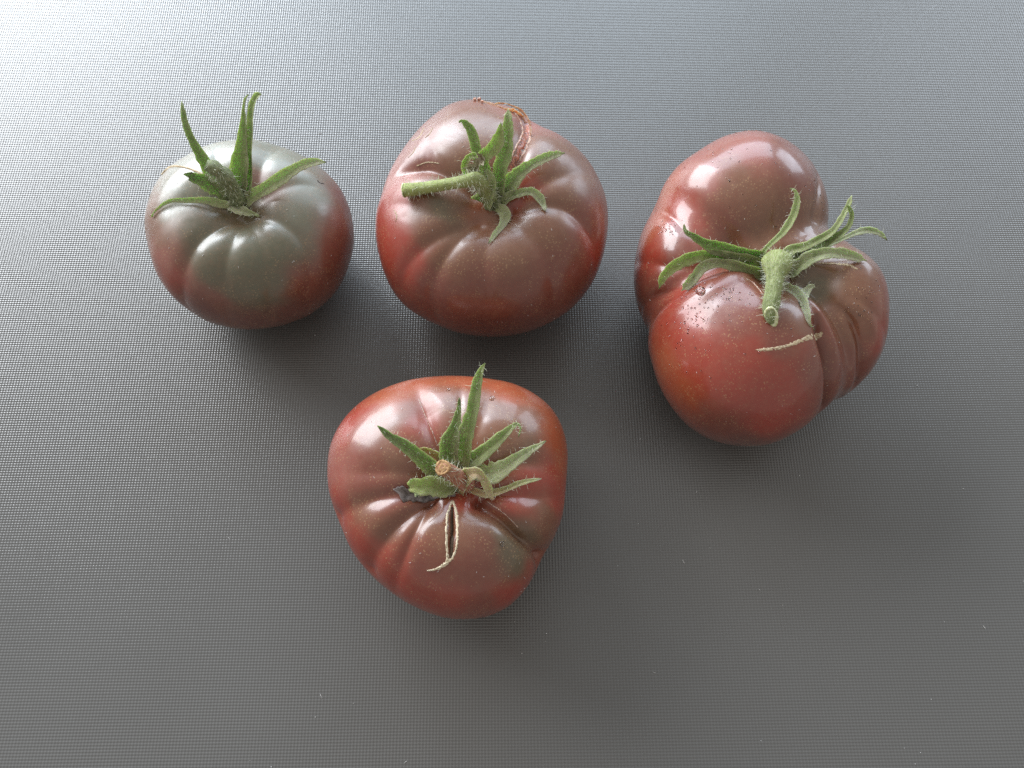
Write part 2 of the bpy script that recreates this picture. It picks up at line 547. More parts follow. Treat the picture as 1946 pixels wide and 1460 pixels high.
class Tomato:
    def __init__(self, key, label, skin, pig, group='dark beefsteak tomatoes on the grey table'):
        sp = SPEC[key]
        C, P, N, F = build_body(sp, 150)
        self.C = C
        root = bpy.data.objects.new('tomato', None)
        S.collection.objects.link(root)
        root.location = (C[0], C[1], 0)
        root.empty_display_size = 0.02
        root['label'] = label
        root['category'] = 'tomato'
        root['group'] = group
        self.root = root
        hits = cast_nearest(P, N, [(x, y) for x, y, _, _ in pig])
        W_ = np.zeros((len(P), len(pig)))
        q = P * 1000
        J = np.stack([np.sin(q[:, 1] * .31 + 1) + .6 * np.sin(q[:, 2] * .8 + q[:, 0] * .5), np.sin(q[:, 0] * .37 + 2) + .6 * np.sin(q[:, 1] * .9 - q[:, 2] * .4),
                      np.sin(q[:, 0] * .29 + q[:, 1] * .3)], -1) * .0016
        for i, (x, y, c, r) in enumerate(pig):
            d = np.linalg.norm(P + J - hits[i], axis=1) * 1000
            W_[:, i] = r / (d * d + 30.0) ** 2.0
        W_ /= W_.sum(1)[:, None]
        col = W_ @ np.array([c for _, _, c, _ in pig])
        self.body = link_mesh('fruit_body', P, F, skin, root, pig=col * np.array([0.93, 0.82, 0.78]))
        self.P, self.N = P, N
        self.bvh = BVHTree.FromPolygons([Vector(v) for v in P.tolist()], F.tolist())
        self.colr = col

    def hit(self, x, y):
        d = Vector(ray_dir(x, y))
        h = self.bvh.ray_cast(Vector(CAM), d)
        if h[0] is None:
            return None, None
        t = (h[0] - Vector(CAM)).dot(d) / d.dot(d)
        return t, np.array(h[1])

    def nearest(self, p):
        h = self.bvh.find_nearest(Vector(p))
        n = np.array(h[1])
        if n.dot(np.array(h[0]) - self.C) < 0:
            n = -n
        return np.array(h[0]), n


def unit(v):
    return v / (np.linalg.norm(v, axis=-1, keepdims=True) + 1e-12)


def path3(tom, pts, clear):
    """pts: (x, y, width_px, lift_mm). lift is how far in front of the base depth the point stands;
    the path never goes into the fruit."""
    x0, y0 = pts[0][:2]
    t0, _ = tom.hit(x0, y0)
    if t0 is None:
        t0 = np.linalg.norm(tom.C - CAM) / np.linalg.norm(ray_dir(x0, y0)) * 0.93
    m = 26
    arr = resample(np.array(pts, float), m)
    T = []
    for x, y, w, l in arr:
        d = ray_dir(x, y)
        s = np.linalg.norm(d)
        t = t0 - l * 1e-3 / s
        th, _ = tom.hit(x, y)
        if th is not None:
            t = min(t, th - clear * 1e-3 / s)
        T.append(t)
    T = np.array(T)
    for _ in range(3):
        q = T.copy()
        q[1:-1] = (T[:-2] + 2 * T[1:-1] + T[2:]) / 4
        T = np.minimum(q, T + 0.0005)
    P = np.array([CAM + ray_dir(a[0], a[1]) * t for a, t in zip(arr, T)])
    wid = arr[:, 2] * T / FPX * 0.5
    return P, wid


def ribbon(P, wid, nrm, roll=0.0, fold=0.35, thick=0.00038, rag=0.06, rng=None, na=9, blunt=False, curl=0.0):
    rng = rng or np.random.RandomState(3)
    n = len(P)
    T = unit(np.gradient(P, axis=0))
    side = unit(np.cross(T, nrm))
    up = unit(np.cross(side, T))
    rl = np.radians(np.linspace(roll, roll + curl, n))[:, None]
    side, up = side * np.cos(rl) + up * np.sin(rl), up * np.cos(rl) - side * np.sin(rl)
    s = np.linspace(-1, 1, na)
    wob = [1 + rag * rng.randn(n) * 0.8 + rag * 1.2 * np.sin(np.linspace(0, rng.uniform(9, 16), n) + rng.uniform(0, 6)) for _ in (0, 1)]
    V, A = [], []
    for lay in (1, -1):
        for i in range(n):
            for k, q in enumerate(s):
                w = wid[i] * (wob[0][i] if q < 0 else wob[1][i])
                h = fold * w * (abs(q) ** 1.5) - 0.10 * w * math.exp(-(q / 0.16) ** 2)
                edge = thick * (1.0 - 0.75 * abs(q) ** 3) * (0.5 + 0.5 * min(1, wid[i] / 0.0012))
                rip = 0.05 * w * math.sin(i * 0.9 + 2.5 * q)
                off = 0.0
                if blunt and i == n - 1:
                    off = 0.0011 * math.sin(3.1 * q + 1.0) + 0.0005 * rng.randn()
                V.append(P[i] + side[i] * (w * q) + up[i] * (h + rip + lay * edge * 0.5) + T[i] * off)
                A.append((q, i / (n - 1) * 4.0, lay))
    F = []
    o = n * na
    for i in range(n - 1):
        for k in range(na - 1):
            a = i * na + k
            F.append((a, a + 1, a + na + 1, a + na))
            F.append((o + a, o + a + na, o + a + na + 1, o + a + 1))
        a, b = i * na, i * na + na - 1
        F.append((a, a + na, o + a + na, o + a))
        F.append((b, o + b, o + b + na, b + na))
    for k in range(na - 1):
        F.append((k, o + k, o + k + 1, k + 1))
        a = (n - 1) * na + k
        F.append((a, a + 1, o + a + 1, o + a))
    return np.array(V), F, np.array(A), side, up, T


def hair_mesh(roots, dirs, lens, rad=0.000054, rng=None):
    rng = rng or np.random.RandomState(5)
    V, F = [], []
    for p, d, l in zip(roots, dirs, lens):
        d = unit(np.array(d))
        a = unit(np.cross(d, rng.randn(3)))
        b = np.cross(d, a)
        bend = unit(rng.randn(3)) * l * 0.35
        base = len(V)
        for j, (f, r) in enumerate(((0, 1.0), (0.5, 0.75), (1.0, 0.25))):
            c = p + d * l * f + bend * f * f
            for k in range(3):
                an = k * 2.0944
                V.append(c + (a * math.cos(an) + b * math.sin(an)) * rad * r)
        for j in (0, 1):
            for k in range(3):
                q = base + j * 3
                F.append((q + k, q + (k + 1) % 3, q + 3 + (k + 1) % 3, q + 3 + k))
    return V, F


G_DEEP = (0.075, 0.095, 0.030)
G_MID = (0.165, 0.195, 0.062)
G_PALE = (0.310, 0.345, 0.160)
G_GREY = (0.440, 0.460, 0.310)
G_YEL = (0.330, 0.380, 0.110)
ORG = (0.40, 0.17, 0.07)
TIP = (0.10, 0.075, 0.055)


def sepal(tom, pts, col=G_MID, col2=None, roll=20, fold=0.45, clear=0.9, seed=0, tip=TIP, hairs=26, blunt=False,
          curl=0.0, name='sepal', label=None, mat=None, thick=0.00028, rag=0.08, wscale=1.1, tipfrac=0.08):
    rng = np.random.RandomState(seed + 11)
    P, wid = path3(tom, pts, clear)
    wid = wid * wscale / max(0.6, math.cos(math.radians(roll)))
    if not blunt:
        wid[-1] = min(wid[-1], 0.00012)
        wid[-2] = min(wid[-2], 0.0004)
    view = unit(CAM - P)
    V, F, A, side, up, T = ribbon(P, wid, view, roll, fold, thick, rag, rng, blunt=blunt, curl=curl)
    s = A[:, 1] / 4.0
    c2 = np.array(col2 if col2 is not None else col)
    k = np.clip(s, 0, 1)[:, None]
    pig = np.array(col) * (1 - k) + c2 * k
    ke = (np.abs(A[:, 0]) ** 5 * 0.55)[:, None]  # rim highlight along the sepal edges, painted into the colour
    pig = pig * (1 - ke) + np.array((0.50, 0.54, 0.34)) * ke
    if tip is not None:
        kt = np.clip((s - (1 - tipfrac)) / tipfrac, 0, 1)[:, None]
        pig = pig * (1 - kt) + np.array(tip) * kt
    o = link_mesh(name, V, F, mat or M_LEAF, tom.root, pig=pig, along=A)
    if label:
        o['label'] = label
    if hairs:
        R, Dn, Ls = [], [], []
        for _ in range(hairs):
            i = rng.randint(0, int(len(P) * 0.93))
            e = rng.choice([-1, 1])
            if rng.rand() < 0.55:
                p = P[i] + side[i] * wid[i] * e * 0.97 + up[i] * fold * wid[i]
                d = side[i] * e + 0.5 * rng.randn(3)
            else:
                q = rng.uniform(-0.8, 0.8)
                p = P[i] + side[i] * wid[i] * q + up[i] * fold * wid[i] * abs(q) ** 1.5
                d = up[i] + 0.5 * rng.randn(3)
            R.append(p)
            Dn.append(d)
            Ls.append(rng.uniform(0.0007, 0.0018))
        V, F = hair_mesh(R, Dn, Ls, rng=rng)
        h = link_mesh('hairs', V, F, M_HAIR, o)
        h['kind'] = 'stuff'
    return o


def tube(P, rad, ns=20, bump=0.05, rng=None, cap=True):
    rng = rng or np.random.RandomState(1)
    n = len(P)
    T = unit(np.gradient(P, axis=0))
    a = unit(np.cross(T[0], np.array([0.3, 0.2, 1.0])))
    V, Nn = [], []
    ph = rng.uniform(0, 6.28, 4)
    for i in range(n):
        a = unit(a - T[i] * a.dot(T[i]))
        b = np.cross(T[i], a)
        for k in range(ns):
            an = 2 * math.pi * k / ns
            u = a * math.cos(an) + b * math.sin(an)
            r = rad[i] * (1 + bump * (math.sin(3 * an + ph[0]) * 0.6 + math.sin(5 * an + ph[1] + i * 0.2) * 0.4 + 0.5 * rng.randn() * 0.5))
            V.append(P[i] + u * r)
            Nn.append(u)
    F = []
    for i in range(n - 1):
        for k in range(ns):
            F.append((i * ns + k, i * ns + (k + 1) % ns, (i + 1) * ns + (k + 1) % ns, (i + 1) * ns + k))
    if cap:
        V.append(P[-1] + T[-1] * rad[-1] * 0.15)
        Nn.append(T[-1])
        V.append(P[0])
        Nn.append(-T[0])
        e = len(V) - 2
        for k in range(ns):
            F.append(((n - 1) * ns + k, (n - 1) * ns + (k + 1) % ns, e))
            F.append(((k + 1) % ns, k, e + 1))
    return np.array(V), F, np.array(Nn), T, a


def stem(tom, pts, col, col2, nhair=240, seed=0, cutmat=None, label=None, cut_len=0.0006, slant=0.0, hl=(0.0008, 0.0022), bevel=0.0):
    """pts: (x, y, radius_px, lift_mm)"""
    rng = np.random.RandomState(seed + 40)
    q = [(x, y, r * 2, l) for x, y, r, l in pts]
    P, rad = path3(tom, q, 0.3)
    V, F, Nn, T, a = tube(P, rad, 24, 0.05, rng)
    n = len(P)
    s = np.concatenate([np.repeat(np.linspace(0, 1, n), 24), [1, 0]])[:, None]
    pig = np.array(col) * (1 - s) + np.array(col2) * s
    al = np.stack([np.concatenate([np.tile(np.linspace(-1, 1, 24), n), [0, 0]]), s[:, 0] * 4, s[:, 0] * 0], -1)
    o = link_mesh('stem', V, F, M_LEAF, tom.root, pig=pig, along=al)
    if label:
        o['label'] = label
    R, Dn, Ls = [], [], []
    for _ in range(nhair):
        j = rng.randint(0, (n - 1) * 24)
        R.append(V[j])
        Dn.append(Nn[j] + 0.35 * rng.randn(3))
        Ls.append(rng.uniform(*hl))
    hv, hf = hair_mesh(R, Dn, Ls, rng=rng)
    h = link_mesh('hairs', hv, hf, M_HAIR, o)
    h['kind'] = 'stuff'
    # the cut face: rings of rind and pith
    e = P[-1]
    t = unit(T[-1] + np.array([0, 0, slant]))
    b1 = unit(np.cross(t, np.array([0.2, 0.9, 0.3])))
    b2 = np.cross(t, b1)
    st = 1.0
    re = rad[-1]
    if bevel:                                   # cut off at a slant: a long oval face turned upwards
        tt = t
        up_ = unit(unit(CAM - e) + tt * 0.35)
        b2 = unit(tt - up_ * tt.dot(up_))
        b1 = np.cross(up_, b2)
        t = up_
        st = 1.0 + bevel
        k_ = len(P) - 5
        re = rad[k_] * 0.80
        e = P[k_] + tt * re * 0.75 + up_ * re * 0.62
    V2, F2 = [], []
    rings = [(1.03, -0.5), (1.04, 0.15), (0.93, 0.45), (0.80, 0.30), (0.62, 0.12), (0.45, 0.36), (0.22, 0.42), (0.03, 0.30)]
    for r, hgt in rings:
        for k in range(24):
            an = k * 2 * math.pi / 24
            rr = re * r * (1 + 0.05 * math.sin(3 * an + seed) + 0.03 * rng.randn())
            V2.append(e + (b1 * math.cos(an) + b2 * math.sin(an) * st) * rr + t * (hgt * cut_len + rng.randn() * 0.00005))
    for i in range(len(rings) - 1):
        for k in range(24):
            F2.append((i * 24 + k, i * 24 + (k + 1) % 24, (i + 1) * 24 + (k + 1) % 24, (i + 1) * 24 + k))
    F2.append([(len(rings) - 1) * 24 + k for k in range(24)])
    link_mesh('cut_end', V2, F2, cutmat or M_CUT, o)
    return o


def calyx_base(tom, x, y, rpx, col=G_DEEP, lift=1.0, seed=0):
    """the fleshy green disc the sepals grow from"""
    rng = np.random.RandomState(seed)
    t, n = tom.hit(x, y)
    p = CAM + ray_dir(x, y) * t
    n = unit(np.array([0, -0.1, 1.0]))
    r = rpx * t / FPX
    V, F = [], []
    nr, ns = 9, 30
    a, b = np.array([1.0, 0, 0]), np.cross(n, np.array([1.0, 0, 0]))
    for i in range(nr):
        f = i / (nr - 1)
        for k in range(ns):
            an = 2 * math.pi * k / ns
            rr = r * f * (1 + 0.16 * math.sin(6 * an + seed) + 0.05 * rng.randn())
            h = lift * 1e-3 * (1 - f * f) * 1.5 - 0.0012 * f ** 4 + rng.randn() * 0.00008
            V.append(p + (a * math.cos(an) + b * math.sin(an)) * rr + n * h)
    for i in range(nr - 1):
        for k in range(ns):
            F.append((i * ns + k, i * ns + (k + 1) % ns, (i + 1) * ns + (k + 1) % ns, (i + 1) * ns + k))
    V = np.array(V)
    al = np.stack([V[:, 0] * 300, V[:, 1] * 300, V[:, 2] * 0], -1)
    o = link_mesh('calyx_base', V, F, M_LEAF, tom.root, pig=np.tile(np.array(col), (len(V), 1)), along=al)
    R, Dn, Ls = [], [], []
    for _ in range(130):
        j = rng.randint(0, len(V))
        R.append(V[j])
        Dn.append(n + 0.7 * rng.randn(3))
        Ls.append(rng.uniform(0.0008, 0.002))
    hv, hf = hair_mesh(R, Dn, Ls, rng=rng)
    h = link_mesh('hairs', hv, hf, M_HAIR, o)
    h['kind'] = 'stuff'
    return o


def surface_strip(tom, pts, mat, name, parent=None, raise_mm=0.2, rag=0.12, seed=0, label=None, bulge=0.25, m=60, na=7, sink=0.0):
    """a thin crust following the skin; pts: (x, y, width_px)"""
    rng = np.random.RandomState(seed + 77)
    arr = resample(np.array(pts, float), m)
    Q, Wd = [], []
    last = None
    for x, y, w in arr:
        t, n = tom.hit(x, y)
        if t is None:
            dmin = cast_nearest(tom.P, tom.N, [(x, y)])[0]
            Q.append(dmin)
            t = np.linalg.norm(dmin - CAM) / np.linalg.norm(ray_dir(x, y))
        else:
            Q.append(CAM + ray_dir(x, y) * t)
        Wd.append(w * t / FPX * 0.5)
    Q, Wd = np.array(Q), np.array(Wd)
    Q[1:-1] = (Q[:-2] + 2 * Q[1:-1] + Q[2:]) / 4
    T = unit(np.gradient(Q, axis=0))
    s = np.linspace(-1, 1, na)
    V = []
    for i in range(m):
        p, n = tom.nearest(Q[i])
        sd = unit(np.cross(T[i], n))
        wl, wr = Wd[i] * (1 + rag * rng.randn()), Wd[i] * (1 + rag * rng.randn())
        for q in s:
            w = wl if q < 0 else wr
            # foreshortened strips keep their real width on the skin
            p2, n2 = tom.nearest(Q[i] + sd * w * q)
            prof = (1 - abs(q) ** 2.5)
            h = -0.15e-3 + (raise_mm * 1e-3 + 0.15e-3) * prof + bulge * 1e-3 * 0.3 * rng.randn() * prof
            V.append(p2 + n2 * h)
    F = [(i * na + k, i * na + k + 1, (i + 1) * na + k + 1, (i + 1) * na + k) for i in range(m - 1) for k in range(na - 1)]
    o = link_mesh(name, V, F, mat, parent or tom.body)
    if label:
        o['label'] = label
    return o


def blobs(tom, items, mat, name, parent=None, kind=None, height=0.35, seed=0, glass=False):
    """small domes on the skin; items: (x, y, radius_px, stretch, angle)"""
    rng = np.random.RandomState(seed)
    V, F = [], []
    for x, y, r, st, ang in items:
        t, n = tom.hit(x, y)
        if t is None:
            continue
        p = CAM + ray_dir(x, y) * t
        n = unit(n)
        if n.dot(CAM - p) < 0:
            n = -n
        a = unit(np.cross(n, np.array([math.sin(ang), math.cos(ang), 0.2])))
        b = np.cross(n, a)
        rr = r * t / FPX
        base = len(V)
        nr, ns = 5, 12
        for i in range(nr):
            f = i / (nr - 1) * math.pi / 2
            for k in range(ns):
                an = 2 * math.pi * k / ns
                wob = 1 + 0.08 * math.sin(2 * an + ang * 3)
                V.append(p + (a * math.cos(an) * st + b * math.sin(an)) * rr * math.cos(f) * wob
                         + n * (rr * height * math.sin(f) - (0.00006 if i == 0 else 0)))
        for i in range(nr - 1):
            for k in range(ns):
                F.append((base + i * ns + k, base + i * ns + (k + 1) % ns, base + (i + 1) * ns + (k + 1) % ns, base + (i + 1) * ns + k))
        F.append([base + (nr - 1) * ns + k for k in range(ns)])
        F.append([base + k for k in reversed(range(ns))])
    o = link_mesh(name, V, F, mat, parent)
    if kind:
        o['kind'] = kind
    return o
# ------------------------------------------------------------------ the table
def box(name, x0, x1, y0, y1, z0, z1, mat):
    V = [(x, y, z) for z in (z0, z1) for y in (y0, y1) for x in (x0, x1)]
    F = [(0, 2, 3, 1), (4, 5, 7, 6), (0, 1, 5, 4), (2, 6, 7, 3), (0, 4, 6, 2), (1, 3, 7, 5)]
    return link_mesh(name, V, F, mat, smooth=False)


top = box('table_top', -0.75, 0.75, -0.55, 1.0, -0.02, 0.0, table_mat())
top['kind'] = 'structure'

rng = np.random.RandomState(8)
V, F = [], []
for i in range(110):
    x, y = rng.uniform(-60, 2000), rng.uniform(-20, 1500)
    p = at_z(x, y, 0.0001)
    lint = rng.rand() < 0.22
    r = rng.uniform(0.00007, 0.00016) * (1.4 if rng.rand() < 0.06 else 1)
    ang = rng.uniform(0, 3.14)
    ln = rng.uniform(3, 8) * r if lint else r * rng.uniform(1, 1.6)
    wd = r * 0.5 if lint else r
    b = len(V)
    u, v = np.array([math.cos(ang), math.sin(ang), 0]), np.array([-math.sin(ang), math.cos(ang), 0])
    for f, h in ((1.0, 0), (0.7, r * 0.8)):
        for k in range(6):
            a = k * math.pi / 3
            V.append(p + u * ln * f * math.cos(a) + v * wd * f * math.sin(a) + np.array([0, 0, h]))
    for k in range(6):
        F.append((b + k, b + (k + 1) % 6, b + 6 + (k + 1) % 6, b + 6 + k))
    F.append([b + 6 + k for k in range(6)])
d = link_mesh('dust_specks', V, F, M_DUST, smooth=False)
d['kind'] = 'stuff'
d['label'] = 'tiny white dust specks and lint scattered over the grey table'

# ------------------------------------------------------------------ pigments (true skin colours)
OLV = (0.112, 0.122, 0.074)
GRY = (0.165, 0.190, 0.138)
BRN = (0.190, 0.096, 0.056)
RBR = (0.200, 0.066, 0.046)
RED = (0.330, 0.052, 0.032)
PNK = (0.310, 0.115, 0.092)
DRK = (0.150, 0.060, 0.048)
ORR = (0.350, 0.095, 0.042)

SKIN1 = tomato_skin("skin_greyish", 0.46, 0.75, 0.30)
SKIN2 = tomato_skin("skin_brown", 0.42, 0.55, 0.25)
SKIN3 = tomato_skin("skin_wet_red", 0.36, 0.60, 0.14, 0.07)
SKIN4 = tomato_skin("skin_red_brown", 0.38, 0.50, 0.19)

# ================================================================== tomato 1
t1 = Tomato('T1', 'smallest tomato, greyish green on top, with sepals standing up, at the left', SKIN1,
    [(447, 400, OLV, 1), (400, 300, GRY, 1), (520, 300, GRY, 1), (600, 360, GRY, 1), (330, 380, GRY, 1), (380, 460, OLV, 1), (420, 510, OLV, 1.0),
     (470, 470, OLV, 1.2), (540, 480, OLV, 1), (500, 530, OLV, 1), (460, 550, OLV, .9), (370, 500, OLV, .4), (590, 420, GRY, 1), (645, 420, RBR, 1), (620, 490, RBR, .8), (650, 470, RBR, .8),
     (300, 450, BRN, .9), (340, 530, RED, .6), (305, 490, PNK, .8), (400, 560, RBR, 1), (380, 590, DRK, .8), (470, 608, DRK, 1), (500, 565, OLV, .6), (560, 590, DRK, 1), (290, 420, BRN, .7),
     (500, 345, RBR, .3), (450, 404, ORR, .12), (590, 540, RBR, 1), (655, 380, RBR, .7)])
calyx_base(t1, 447, 380, 24, G_DEEP, 1.2, 1)
sepal(t1, [(438, 372, 20, 1), (408, 336, 24, 4), (387, 305, 20, 8), (367, 270, 14, 11), (354, 238, 11, 13), (348, 212, 8, 14), (345, 192, 3, 14)], G_MID, G_MID, roll=15, seed=1, tip=(.25, .25, .22), hairs=26, fold=.15)
sepal(t1, [(455, 370, 30, 1), (454, 340, 32, 3), (456, 308, 29, 6), (460, 270, 18, 8), (463, 233, 10, 10), (463, 206, 5, 11), (465, 190, 4, 11), (472, 180, 2, 11)], G_MID, G_PALE, roll=10, seed=2, fold=.5, hairs=34)
sepal(t1, [(470, 372, 16, 1), (475, 332, 13, 4), (475, 290, 12, 7), (477, 251, 11, 9), (478, 215, 10, 11), (482, 195, 11, 12), (489, 183, 9, 12), (498, 179, 3, 12)], G_MID, G_PALE, roll=35, seed=3, fold=.6, hairs=30)
sepal(t1, [(462, 385, 22, 0), (492, 366, 24, 2), (523, 347, 22, 4), (550, 329, 20, 6), (577, 313, 17, 8), (600, 308, 12, 9), (620, 309, 4, 10)], G_PALE, G_GREY, roll=10, seed=4, fold=.4, hairs=40)
sepal(t1, [(443, 390, 14, 0), (415, 386, 16, 1), (388, 380, 11, 2), (352, 380, 9, 3), (325, 381, 7, 4), (307, 391, 5, 3), (293, 403, 3, 1), (288, 413, 3, 0)], G_PALE, G_GREY, roll=20, seed=5, fold=.4, hairs=34, clear=1.2)
sepal(t1, [(438, 372, 24, 0), (420, 362, 27, 2), (400, 352, 26, 4), (381, 342, 23, 6), (357, 333, 14, 8)], G_MID, G_DEEP, roll=10, seed=6, fold=.2, hairs=16, blunt=True, tip=None,
      label='short torn sepal with a blunt end')
sepal(t1, [(446, 388, 26, 1), (456, 398, 22, 2), (471, 404, 12, 2), (483, 407, 7, 1.5), (494, 412, 3, 1)], G_GREY, G_PALE, roll=0, seed=7, fold=.3, hairs=30, clear=.8)
stem(t1, [(454, 384, 16, 1), (447, 368, 15, 4), (437, 351, 15, 8), (427, 336, 17, 12), (416, 326, 13, 14), (405, 319, 15, 16), (393, 314, 10, 17)], (.07, .095, .035), (.17, .20, .10), 200, 1,
     cutmat=plain("fuzzy_knuckle", (0.13, 0.17, 0.07), 0.8, (0.30, 0.34, 0.2), 1500.0, bump=.9))
surface_strip(t1, [(305, 331, 3), (314, 322, 5), (326, 317, 6), (342, 317, 5), (360, 321, 5), (378, 328, 6), (394, 336, 5), (408, 344, 3)], M_SCAR, 'skin_scar', t1.root, .35, .2, 1)
surface_strip(t1, [(603, 343, 2), (608, 348, 3), (616, 349, 1.5)], M_DRY, 'dark_nick', t1.root, .1, .2, 2)

# ================================================================== tomato 2
t2 = Tomato('T2', 'brown tomato whose hairy stem lies bent to the left, skin split behind it', SKIN2,
    [(940, 420, BRN, 1), (870, 280, BRN, 1), (930, 250, BRN, 1), (800, 290, RBR, .8), (850, 360, BRN, .8), (760, 340, PNK, .7), (735, 400, RED, 1), (740, 450, RED, 1),
     (850, 400, OLV, .6), (820, 450, BRN, 1), (780, 500, RED, .8), (860, 480, BRN, 1), (820, 560, RBR, 1), (900, 560, RBR, 1), (960, 480, BRN, 1.3), (1000, 440, BRN, 1),
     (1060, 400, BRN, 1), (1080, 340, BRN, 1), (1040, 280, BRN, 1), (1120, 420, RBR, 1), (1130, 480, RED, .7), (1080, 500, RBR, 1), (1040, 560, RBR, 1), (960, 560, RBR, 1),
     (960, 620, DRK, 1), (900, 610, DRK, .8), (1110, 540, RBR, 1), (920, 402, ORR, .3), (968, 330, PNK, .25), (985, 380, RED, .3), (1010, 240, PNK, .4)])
calyx_base(t2, 937, 378, 26, G_DEEP, 1.2, 2)
sepal(t2, [(930, 345, 18, 0), (914, 312, 21, 4), (903, 275, 20, 7), (895, 248, 16, 9), (885, 234, 11, 10), (877, 230, 5, 10.5), (872, 233, 3, 10.5)], G_MID, G_MID, roll=15, seed=11, fold=.15, hairs=44)
sepal(t2, [(924, 330, 16, 3), (916, 300, 20, 8), (931, 288, 26, 10), (944, 268, 22, 12), (950, 249, 12, 13), (952, 233, 4, 13.5)], G_PALE, G_YEL, roll=-12, seed=12, fold=.5, hairs=30)
sepal(t2, [(944, 368, 24, 1), (950, 330, 26, 6), (960, 290, 25, 10), (966, 255, 20, 13), (966, 229, 15, 15), (966, 206, 5, 16)], G_MID, G_PALE, roll=12, seed=13, fold=.3, hairs=46, tip=G_GREY, tipfrac=.2)
sepal(t2, [(950, 376, 24, 0), (969, 350, 28, 3), (991, 327, 24, 6), (1020, 308, 18, 8), (1048, 296, 13, 9), (1074, 291, 6, 10)], G_MID, G_GREY, roll=8, seed=14, fold=.4, hairs=50)
sepal(t2, [(952, 386, 16, 0), (971, 373, 16, 2), (991, 366, 14, 4), (1010, 365, 15, 5), (1024, 376, 14, 4), (1033, 392, 10, 3), (1036, 402, 4, 2)], G_MID, G_GREY, roll=15, seed=15, fold=.35, hairs=38)
sepal(t2, [(944, 394, 14, 1), (957, 400, 19, 2), (959, 414, 18, 2), (952, 431, 13, 2), (940, 446, 9, 1.5), (928, 463, 4, 1)], G_PALE, G_GREY, roll=5, seed=16, fold=.35, hairs=36)
sepal(t2, [(916, 386, 36, 1), (924, 372, 30, 4), (933, 356, 20, 7), (934, 341, 14, 9), (928, 329, 9, 9), (920, 326, 7, 8)], G_MID, G_PALE, roll=5, seed=17, fold=.35, hairs=40, tip=G_GREY)
sepal(t2, [(890, 340, 6, 1), (883, 325, 9, 5), (885, 309, 12, 7), (893, 298, 11, 9), (904, 296, 8, 9), (912, 300, 4, 8)], G_YEL, G_MID, roll=10, seed=18, fold=.4, hairs=16)
sepal(t2, [(900, 332, 10, 5), (904, 318, 18, 8), (911, 306, 16, 10), (921, 299, 8, 10)], (.30, .24, .14), (.42, .40, .28), roll=10, seed=19, fold=.9, hairs=20, rag=.4, name='withered_sepal', mat=M_DRYTAN, label='small withered brown sepal')
stem(t2, [(932, 378, 16, 1), (924, 362, 16, 4), (914, 348, 16, 8), (902, 341, 14, 10.5), (885, 345, 12, 11), (867, 348, 11, 10), (825, 355, 11, 7), (790, 360, 12, 5), (768, 362, 13, 4)], G_MID, G_YEL, 460, 2,
     label='hairy green stem lying bent to the left', hl=(.001, .0026))
# the split at the back: flesh in the groove, pale rims
surface_strip(t2, [(962, 338, 5), (976, 310, 13), (988, 285, 17), (999, 262, 18), (1004, 244, 14), (1000, 232, 8)], M_FLESH, 'split_flesh', t2.root, .1, .15, 3, bulge=.8)
surface_strip(t2, [(956, 335, 2), (966, 312, 4), (978, 285, 5), (990, 262, 5), (993, 246, 6), (987, 228, 6), (976, 214, 5)], M_PEEL, 'split_rim', t2.root, .35, .25, 4, bulge=.5)
surface_strip(t2, [(970, 335, 2), (986, 308, 5), (999, 285, 6), (1008, 262, 5), (1009, 244, 4), (1004, 228, 4)], M_PEEL, 'split_rim', t2.root, .4, .25, 5, bulge=.5)
# loose curl of dried skin that stands off the back edge
def curl(tom, pts, seed, name='loose_skin', roll=30, mat=None):
    return sepal(tom, pts, roll=roll, fold=.5, clear=.2, seed=seed, hairs=0, name=name, mat=mat or M_PEEL, thick=.0003, rag=.3)
curl(t2, [(1008, 262, 2, 0), (1009, 244, 3, 0), (1004, 228, 4, 0), (994, 213, 4, 0), (982, 204, 4, 0), (965, 198, 3, 0), (950, 196, 3, 0), (940, 198, 2, 0)], 31)
curl(t2, [(902, 190, 2, -1), (920, 194, 2, -1), (940, 200, 4, -1), (958, 207, 5, -1), (975, 213, 8, -1), (990, 221, 7, -1), (999, 234, 4, -1)], 32, roll=0)
for bx_, by_, br_ in ((904, 187, 3), (911, 185, 3.5), (916, 190, 2.5)):
    q = cast_nearest(t2.P, t2.N, [(bx_, by_ + 4)])[0]
    rr = br_ * 0.29 / FPX
    D_, F_ = cubesphere(6)
    link_mesh('dried_juice_bead', q + np.array([0, .0003, .0005]) + D_ * rr * (1 + .2 * np.sin(D_[:, :1] * 5 + bx_)), F_, M_PEEL, t2.root)

for k_, pts_ in enumerate(([(783, 268, 2), (795, 262, 4), (803, 250, 3), (806, 243, 1)], [(808, 262, 1), (817, 254, 3), (822, 244, 1)], [(776, 300, 1), (785, 290, 3), (790, 280, 2)],
                           [(792, 316, 2), (812, 309, 3), (835, 311, 2)], [(748, 398, 1), (754, 410, 3), (752, 422, 1)])):
    surface_strip(t2, pts_, M_SCAR, 'small_scuff', t2.root, .12, .4, 50 + k_)

